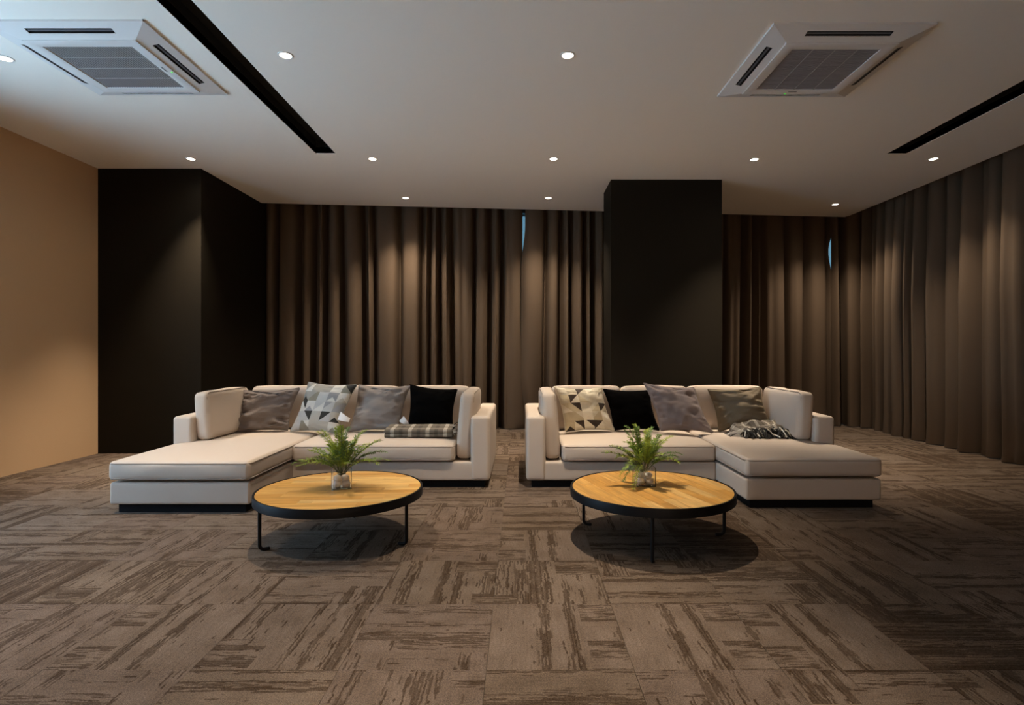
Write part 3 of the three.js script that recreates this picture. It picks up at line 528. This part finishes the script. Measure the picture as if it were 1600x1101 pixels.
{ // folded throw on the left sofa: layers folded over at the front
  const o = thing('throw_blanket', 'neatly folded grey plaid throw blanket in front of the black pillow', 'blanket', [-0.845, 0.362, -4.83], 0.03, 'plaid throw blankets');
  const layer = (y0, y1, zb, zf, th) => {
    const s = new THREE.Shape(), r = (y1 - y0) / 2; s.moveTo(zb, y0); s.lineTo(zf, y0); s.absarc(zf, (y0 + y1) / 2, r, -Math.PI / 2, Math.PI / 2, false); s.lineTo(zb, y1); s.lineTo(zb, y1 - th); s.lineTo(zf, y1 - th); s.absarc(zf, (y0 + y1) / 2, r - th, Math.PI / 2, -Math.PI / 2, true); s.lineTo(zb, y0 + th); s.closePath();
    const g = new THREE.ExtrudeGeometry(s, { depth: 0.555, steps: 24, bevelEnabled: false, curveSegments: 10 }); g.rotateY(-Math.PI / 2); g.translate(0.2775, 0, 0);
    const p = g.attributes.position; for (let i = 0; i < p.count; i++) { const x = p.getX(i), z = p.getZ(i), y = p.getY(i); p.setXYZ(i, x + 0.05 * (z > 0 ? 0 : 1) * -z * 0.3, y + (y > 0.008 ? 0.007 * (noise(x * 9 + y0 * 50, z * 9, 77) - 0.5) : 0) + 0.12 * Math.max(0, -z) * (y / 0.06) * 0.8, z); }
    g.computeVertexNormals(); return boxUV(toCreasedNormals(g, 0.8));
  };
  mesh('folded_layer', layer(0, 0.030, -0.13, 0.125, 0.012), M.plaid, o);
  mesh('folded_layer', layer(0.030, 0.064, -0.125, 0.12, 0.013), M.plaid, o);
  const fl = [], fd = [];
  for (let i = 0; i < 46; i++) { const z = rr(-0.13, 0.12), y = rr(0.004, 0.075); (i % 3 ? fl : fd).push(strand([0.275, y, z], [0.275 + rr(0.015, 0.035), Math.max(0.004, y + rr(-0.03, 0.03)), z + rr(-0.03, 0.03)], 0.01, 0.003)); }
  for (const [l, m] of [[fl, M.fringeLight], [fd, M.fringeDark]]) mesh('fringe', merge(l), m, o).userData.kind = 'stuff';
}
{ // crumpled throw on the right chaise
  const o = thing('throw_blanket', 'crumpled plaid throw with black and white fringe on the right chaise', 'blanket', [2.06, 0.360, -4.76], -0.08, 'plaid throw blankets');
  const nx = 44, nz = 26, P = [], UV = [], I = [];
  const hgt = (u, v) => { const e = sm(0, 0.14, u) * sm(0, 0.14, 1 - u) * sm(0, 0.2, v) * sm(0, 0.16, 1 - v); return 0.004 + e * (0.045 + 0.075 * v * (1 - 0.5 * Math.abs(u - 0.45)) + 0.05 * (noise(u * 5, v * 3 + u * 2, 301) - 0.5) + 0.03 * (noise(u * 11 + v * 4, v * 6, 303) - 0.5)); };
  for (let j = 0; j <= nz; j++) for (let i = 0; i <= nx; i++) { const u = i / nx, v = j / nz; const wob = 0.03 * (noise(u * 6, v * 4, 305) - 0.5); P.push((u - 0.5) * 0.52 + wob + (v - 0.5) * -0.10, hgt(u, v), (0.5 - v) * 0.21 - 0.06 + wob + 0.03 * Math.sin(u * 5)); UV.push(u * 0.9, v * 0.7); }
  const K = P.length / 3; for (let j = 0; j <= nz; j++) for (let i = 0; i <= nx; i++) { const a = (j * (nx + 1) + i) * 3; P.push(P[a], 0, P[a + 2]); UV.push(i / nx, j / nz); }
  for (let j = 0; j < nz; j++) for (let i = 0; i < nx; i++) { const a = j * (nx + 1) + i; I.push(a, a + 1, a + nx + 2, a, a + nx + 2, a + nx + 1); const b = a + K; I.push(b, b + nx + 2, b + 1, b, b + nx + 1, b + nx + 2); }
  const g = new THREE.BufferGeometry(); g.setAttribute('position', new THREE.Float32BufferAttribute(P, 3)); g.setAttribute('uv', new THREE.Float32BufferAttribute(UV, 2)); g.setIndex(I); g.computeVertexNormals();
  mesh('cloth', g, M.plaid, o);
  const fl = [], fd = [];
  for (let i = 0; i < 460; i++) { const u = rr(0.08, 1), z = 0.065 + rr(-0.04, 0.06), x = (u - 0.5) * 0.58 + 0.05, y = rr(0.02, 0.085) * (1 - 0.5 * Math.abs(u - 0.5)); (rnd() < 0.2 ? fl : fd).push(strand([x, y, z - 0.02], [x + rr(-0.05, 0.06), rr(0.004, 0.02), z + rr(0.01, 0.07)], rr(0.005, 0.03), rr(0.0045, 0.008))); }
  for (let i = 0; i < 24; i++) { const z = rr(-0.12, 0.06); (i % 2 ? fl : fd).push(strand([-0.23, 0.03, z], [-0.30 + rr(-0.02, 0.02), 0.005, z + rr(-0.03, 0.03)], 0.012, 0.004)); }
  for (const [l, m] of [[fl, M.fringeLight], [fd, M.fringeDark]]) mesh('fringe', merge(l), m, o).userData.kind = 'stuff';
  mesh('fabric_tag', tagGeo(-0.26, 0.022, 0.03, 0.11, 0.06, 0.3, 0.15), M.tagWhite, o).userData.label = 'small white fabric tag';
}

// ---------------------------------------------------------------- coffee tables
const grain = dataTex(512, 512, (x, y) => { const g = noise(x / 90, y / 5, 401, 0, 0) * 0.5 + noise(x / 40, y / 2, 402) * 0.3 + noise(x / 200, y / 30, 403) * 0.5; const v = 0.84 + 0.26 * (g - 0.5) - 0.10 * Math.pow(noise(x / 120, y / 3.2, 405), 6); return [255 * v, 250 * v, 236 * v]; });
M.wood = [[0.66, 0.375, 0.105], [0.57, 0.295, 0.06], [0.72, 0.46, 0.17], [0.62, 0.34, 0.08]].map(([r, g, b]) => std({ map: rep(grain, 2, 2), color: rgb(r, g, b), roughness: 0.5, bumpMap: rep(grain, 2, 2), bumpScale: 0.0003 }));
function clipCircle(poly, R, n = 72) {
  for (let i = 0; i < n; i++) { const a = (i + 0.5) * 2 * Math.PI / n, nx = Math.cos(a), ny = Math.sin(a), out = [], dd = R * Math.cos(Math.PI / n); for (let k = 0; k < poly.length; k++) { const p = poly[k], q = poly[(k + 1) % poly.length], dp = p[0] * nx + p[1] * ny - dd, dq = q[0] * nx + q[1] * ny - dd; if (dp <= 0) out.push(p); if (dp * dq < 0) { const t = dp / (dp - dq); out.push([p[0] + (q[0] - p[0]) * t, p[1] + (q[1] - p[1]) * t]); } } poly = out; if (poly.length < 3) return []; }
  return poly;
}
function table(label, x, d, grainTurn, legs, s) {
  const o = thing('coffee_table', label, 'coffee table', [x, 0, -d], 0, 'pair of round coffee tables');
  const R = 0.465, Y = 0.287; seed = s;
  const prof = [[R - 0.012, Y - 0.046], [R, Y - 0.046], [R, Y - 0.001], [R - 0.001, Y + 0.002], [R - 0.011, Y + 0.002], [R - 0.012, Y + 0.001], [R - 0.012, Y - 0.046]].map(([a, b]) => new THREE.Vector2(a, b));
  mesh('rim', toCreasedNormals(new THREE.LatheGeometry(prof, 96), 0.5), M.blackMetal, o);
  const disc = new THREE.CylinderGeometry(R - 0.012, R - 0.012, 0.02, 72); disc.translate(0, Y - 0.027, 0);
  const top = mesh('tabletop', disc, M.blackMetal, o);
  const wd = 0.066; let n = 0;
  for (let v = -R - rr(0, wd); v < R; v += wd) {
    let u = -R - rr(0, 0.35);
    while (u < R) {
      const L = rr(0.28, 0.55), gap = 0.0006, poly = clipCircle([[u + gap, v + gap], [u + L - gap, v + gap], [u + L - gap, v + wd - gap], [u + gap, v + wd - gap]], R - 0.0125);
      if (poly.length >= 3) {
        let area = 0; for (let k = 0; k < poly.length; k++) { const p = poly[k], q = poly[(k + 1) % poly.length]; area += p[0] * q[1] - q[0] * p[1]; }
        if (Math.abs(area) / 2 > 2e-4) {
          const sh = new THREE.Shape(poly.map((p) => new THREE.Vector2(...p))), g = new THREE.ExtrudeGeometry(sh, { depth: 0.0165, bevelEnabled: false });
          const uv = g.attributes.uv, ou = rnd() * 3, ov = rnd() * 3; for (let k = 0; k < uv.count; k++) uv.setXY(k, uv.getX(k) + ou, uv.getY(k) + ov);
          g.rotateX(-Math.PI / 2); g.rotateY(grainTurn); g.translate(0, Y - 0.0168 + rr(-0.0002, 0.0001), 0);
          mesh(n ? `plank_${String(n).padStart(3, '0')}` : 'plank', g, M.wood[Math.floor(rnd() * 4)], top); n++;
        }
      }
      u += L;
    }
  }
  for (const a of legs) {
    const c = Math.cos(a * Math.PI / 180), q = -Math.sin(a * Math.PI / 180), r = 0.43, P = (rad, y) => new THREE.Vector3(rad * c, y, rad * q);
    const path = new THREE.CurvePath(); path.add(new THREE.LineCurve3(P(r, Y - 0.03), P(r, 0.036))); path.add(new THREE.QuadraticBezierCurve3(P(r, 0.036), P(r, 0.010), P(r - 0.028, 0.010))); path.add(new THREE.LineCurve3(P(r - 0.028, 0.010), P(r - 0.045, 0.010)));
    const leg = mesh('leg', new THREE.TubeGeometry(path, 40, 0.0095, 10), M.blackMetal, o);
    const cap = new THREE.SphereGeometry(0.0095, 10, 8); cap.translate(P(r - 0.045, 0).x, 0.010, P(r - 0.045, 0).z);
    mesh('end_cap', cap, M.blackMetal, leg);
  }
}
table('round wooden coffee table with black metal rim before the left sofa', -1.035, 3.285, 0.06, [212, 341, 95], 501);
table('round wooden coffee table with black metal rim before the right sofa', 0.757, 3.30, -1.27, [148, 2, 258], 523);

// ---------------------------------------------------------------- glass vases with pebbles and fern
const TOPY = 0.2875;
function vase(label, x, d, turn, w, h) {
  const o = thing('glass_vase', label, 'vase', [x, TOPY, -d], turn, 'square glass vases');
  const t = 0.004, a = w / 2;
  const sh = (r) => { const s = new THREE.Shape(), c = 0.008; s.moveTo(-r + c, -r); s.lineTo(r - c, -r); s.quadraticCurveTo(r, -r, r, -r + c); s.lineTo(r, r - c); s.quadraticCurveTo(r, r, r - c, r); s.lineTo(-r + c, r); s.quadraticCurveTo(-r, r, -r, r - c); s.lineTo(-r, -r + c); s.quadraticCurveTo(-r, -r, -r + c, -r); return s; };
  const outer = sh(a); outer.holes.push(sh(a - t));
  const g = new THREE.ExtrudeGeometry(outer, { depth: h, bevelEnabled: false, curveSegments: 5 }); g.rotateX(-Math.PI / 2);
  mesh('wall', g, M.vase, o);
  const b = new THREE.ExtrudeGeometry(sh(a - t), { depth: 0.008, bevelEnabled: false, curveSegments: 5 }); b.rotateX(-Math.PI / 2); mesh('base', b, M.vase, o);
}
function pebbles(label, group, x, d, turn, w, s) {
  seed = s; const k = w / 2 - 0.032, spots = [[-k, 0.028, k], [k, 0.028, k], [-k, 0.028, -k], [k, 0.028, -k], [-k * 0.9, 0.061, k * 0.8], [k * 0.8, 0.060, k * 0.7], [-k * 0.3, 0.062, -k * 0.9]];
  const where = ['lower front-left', 'lower front-right', 'lower back-left', 'lower back-right', 'upper front-left', 'upper front-right', 'upper back'];
  spots.forEach(([px, py, pz], at) => {
    const g = new THREE.SphereGeometry(1, 18, 12), p = g.attributes.position, sx = rr(0.023, 0.0255), sy = rr(0.017, 0.0195), sz = rr(0.023, 0.0255), ss = rnd() * 50;
    for (let i = 0; i < p.count; i++) { const q = 1 + 0.16 * (noise(p.getX(i) * 1.6 + ss, p.getY(i) * 1.6 + p.getZ(i) * 1.3, 7) - 0.5); p.setXYZ(i, p.getX(i) * sx * q, p.getY(i) * sy * q, p.getZ(i) * sz * q); }
    g.rotateY(rnd() * 6); g.computeVertexNormals();
    const m = mesh(numbered('pebble'), g, M.pebble[Math.floor(rnd() * 3)], scene), c = Math.cos(turn), q = Math.sin(turn);
    m.position.set(x + px * c + pz * q, TOPY + py, -d - px * q + pz * c); m.userData = { label: `${where[at]} ${label}`, category: 'pebble', group };
  });
}
const leafShape = (() => { // a pointed leaflet, unit length along x, slightly folded
  const v = [[0, 0, 0], [0.35, 0.06, 0.2], [1, 0, 0], [0.35, 0.06, -0.2]]; return v;
})();
function fern(label, x, d, y, fronds, s) {
  seed = s; const o = thing('fern', label, 'plant', [x, y, -d], 0, 'ferns in glass vases');
  const up = new THREE.Vector3(0, 1, 0);
  fronds.forEach(([az, out, rise, droop]) => {
    const dir = new THREE.Vector3(Math.cos(az), 0, Math.sin(az)), b = new THREE.Vector3(rr(-0.012, 0.012), -0.055, rr(-0.012, 0.012));
    const neck = b.clone().add(new THREE.Vector3(dir.x * 0.03, 0.07, dir.z * 0.03));
    const e = dir.clone().multiplyScalar(out).add(new THREE.Vector3(rr(-0.03, 0.03), rise - droop, rr(-0.03, 0.03))), m = dir.clone().multiplyScalar(out * 0.55).add(new THREE.Vector3(rr(-0.015, 0.015), rise * 0.8 + 0.02, rr(-0.015, 0.015)));
    const cv = new THREE.CubicBezierCurve3(b, neck, m, e);
    const P = [], I = [], n = Math.round(26 + 70 * out);
    for (let i = 0; i < n; i++) {
      const t = 0.34 + 0.66 * (i + rnd() * 0.6) / n, p = cv.getPoint(t), tg = cv.getTangent(t), sd = new THREE.Vector3().crossVectors(tg, up).normalize(), nu = new THREE.Vector3().crossVectors(sd, tg).normalize();
      const taper = Math.sin(Math.PI * Math.min(1, 0.12 + 0.88 * (1 - t) / 0.66 * 0.75 + 0.02));
      const L = (0.007 + 0.021 * taper) * rr(0.75, 1.2), wdt = L * rr(0.20, 0.28);
      for (const sg of [-1, 1]) {
        const ax = sd.clone().multiplyScalar(sg).addScaledVector(tg, rr(0.35, 0.9)).addScaledVector(nu, rr(-0.5, 0.6)).normalize(), az2 = new THREE.Vector3().crossVectors(ax, nu).normalize();
        const k = P.length / 3;
        for (const [a, hh, c] of leafShape) { const q = p.clone().addScaledVector(ax, a * L).addScaledVector(nu, hh * L).addScaledVector(az2, c / 0.2 * wdt * 0.5); P.push(q.x, q.y, q.z); }
        I.push(k, k + 1, k + 2, k, k + 2, k + 3);
      }
    }
    const g = new THREE.BufferGeometry(); g.setAttribute('position', new THREE.Float32BufferAttribute(P, 3)); g.setIndex(I);
    const flat = g.toNonIndexed(); flat.computeVertexNormals();
    const f = mesh('frond', flat, M.fern[Math.floor(rnd() * 4)], o);
    mesh('stalk', new THREE.TubeGeometry(cv, 16, 0.0012, 4), M.stem, f);
  });
}
// azimuth (0 = right, pi/2 = towards the viewer), reach, height of the arch above the vase's lip, droop of the tip
function frondSet(n, s, extra) { seed = s; const o = []; for (let i = 0; i < n; i++) { const az = i * 2.39996 + rr(-0.3, 0.3), t = i / n; o.push([az, 0.06 + 0.13 * t + rr(-0.02, 0.03), 0.17 - 0.09 * t + rr(-0.03, 0.03), rr(0, 0.03)]); } return o.concat(extra); }
vase('square glass vase of pebbles on the left coffee table', -1.032, 3.29, 0.30, 0.112, 0.105);
pebbles('white pebble inside the glass vase on the left coffee table', 'pebbles in the left vase', -1.032, 3.29, 0.30, 0.112, 611);
fern('feathery green fern in the vase on the left coffee table', -1.032, 3.29, TOPY + 0.110, frondSet(26, 71, [[0.1, 0.27, 0.09, 0.04], [-0.15, 0.26, 0.12, 0.03], [0.35, 0.25, 0.10, 0.06], [-0.4, 0.24, 0.15, 0], [0.0, 0.22, 0.16, 0], [3.2, 0.26, 0.07, 0.03], [2.95, 0.24, 0.10, 0.06], [3.4, 0.22, 0.11, 0], [2.7, 0.22, 0.08, 0.05], [-0.9, 0.15, 0.21, 0], [-0.75, 0.13, 0.19, 0], [-2.1, 0.11, 0.23, 0], [-2.3, 0.13, 0.22, 0], [-1.8, 0.07, 0.24, 0], [-1.6, 0.06, 0.23, 0], [-2.6, 0.18, 0.20, 0], [-2.45, 0.16, 0.21, 0], [1.4, 0.12, 0.11, 0.04], [1.9, 0.10, 0.10, 0.03]]), 640);
vase('square glass vase of pebbles on the right coffee table', 0.730, 3.36, 0.02, 0.115, 0.108);
pebbles('white pebble inside the glass vase on the right coffee table', 'pebbles in the right vase', 0.730, 3.36, 0.02, 0.115, 655);
fern('feathery green fern in the vase on the right coffee table', 0.730, 3.36, TOPY + 0.113, frondSet(24, 93, [[3.1, 0.25, 0.09, 0.01], [3.3, 0.22, 0.11, 0.0], [2.5, 0.16, 0.07, 0.15], [2.2, 0.15, 0.06, 0.17], [2.75, 0.20, 0.07, 0.12], [2.95, 0.20, 0.10, 0.06], [0.1, 0.23, 0.09, 0.04], [0.4, 0.20, 0.08, 0.05], [-0.1, 0.22, 0.11, 0.05], [-0.35, 0.19, 0.16, 0], [-1.0, 0.08, 0.22, 0], [-2.2, 0.13, 0.22, 0], [-2.35, 0.14, 0.20, 0], [-1.9, 0.10, 0.23, 0], [-2.05, 0.08, 0.22, 0], [-0.6, 0.16, 0.17, 0], [-1.2, 0.06, 0.21, 0], [-0.9, 0.09, 0.20, 0], [1.2, 0.11, 0.10, 0.05]]), 690);

renderer.render(scene, camera);
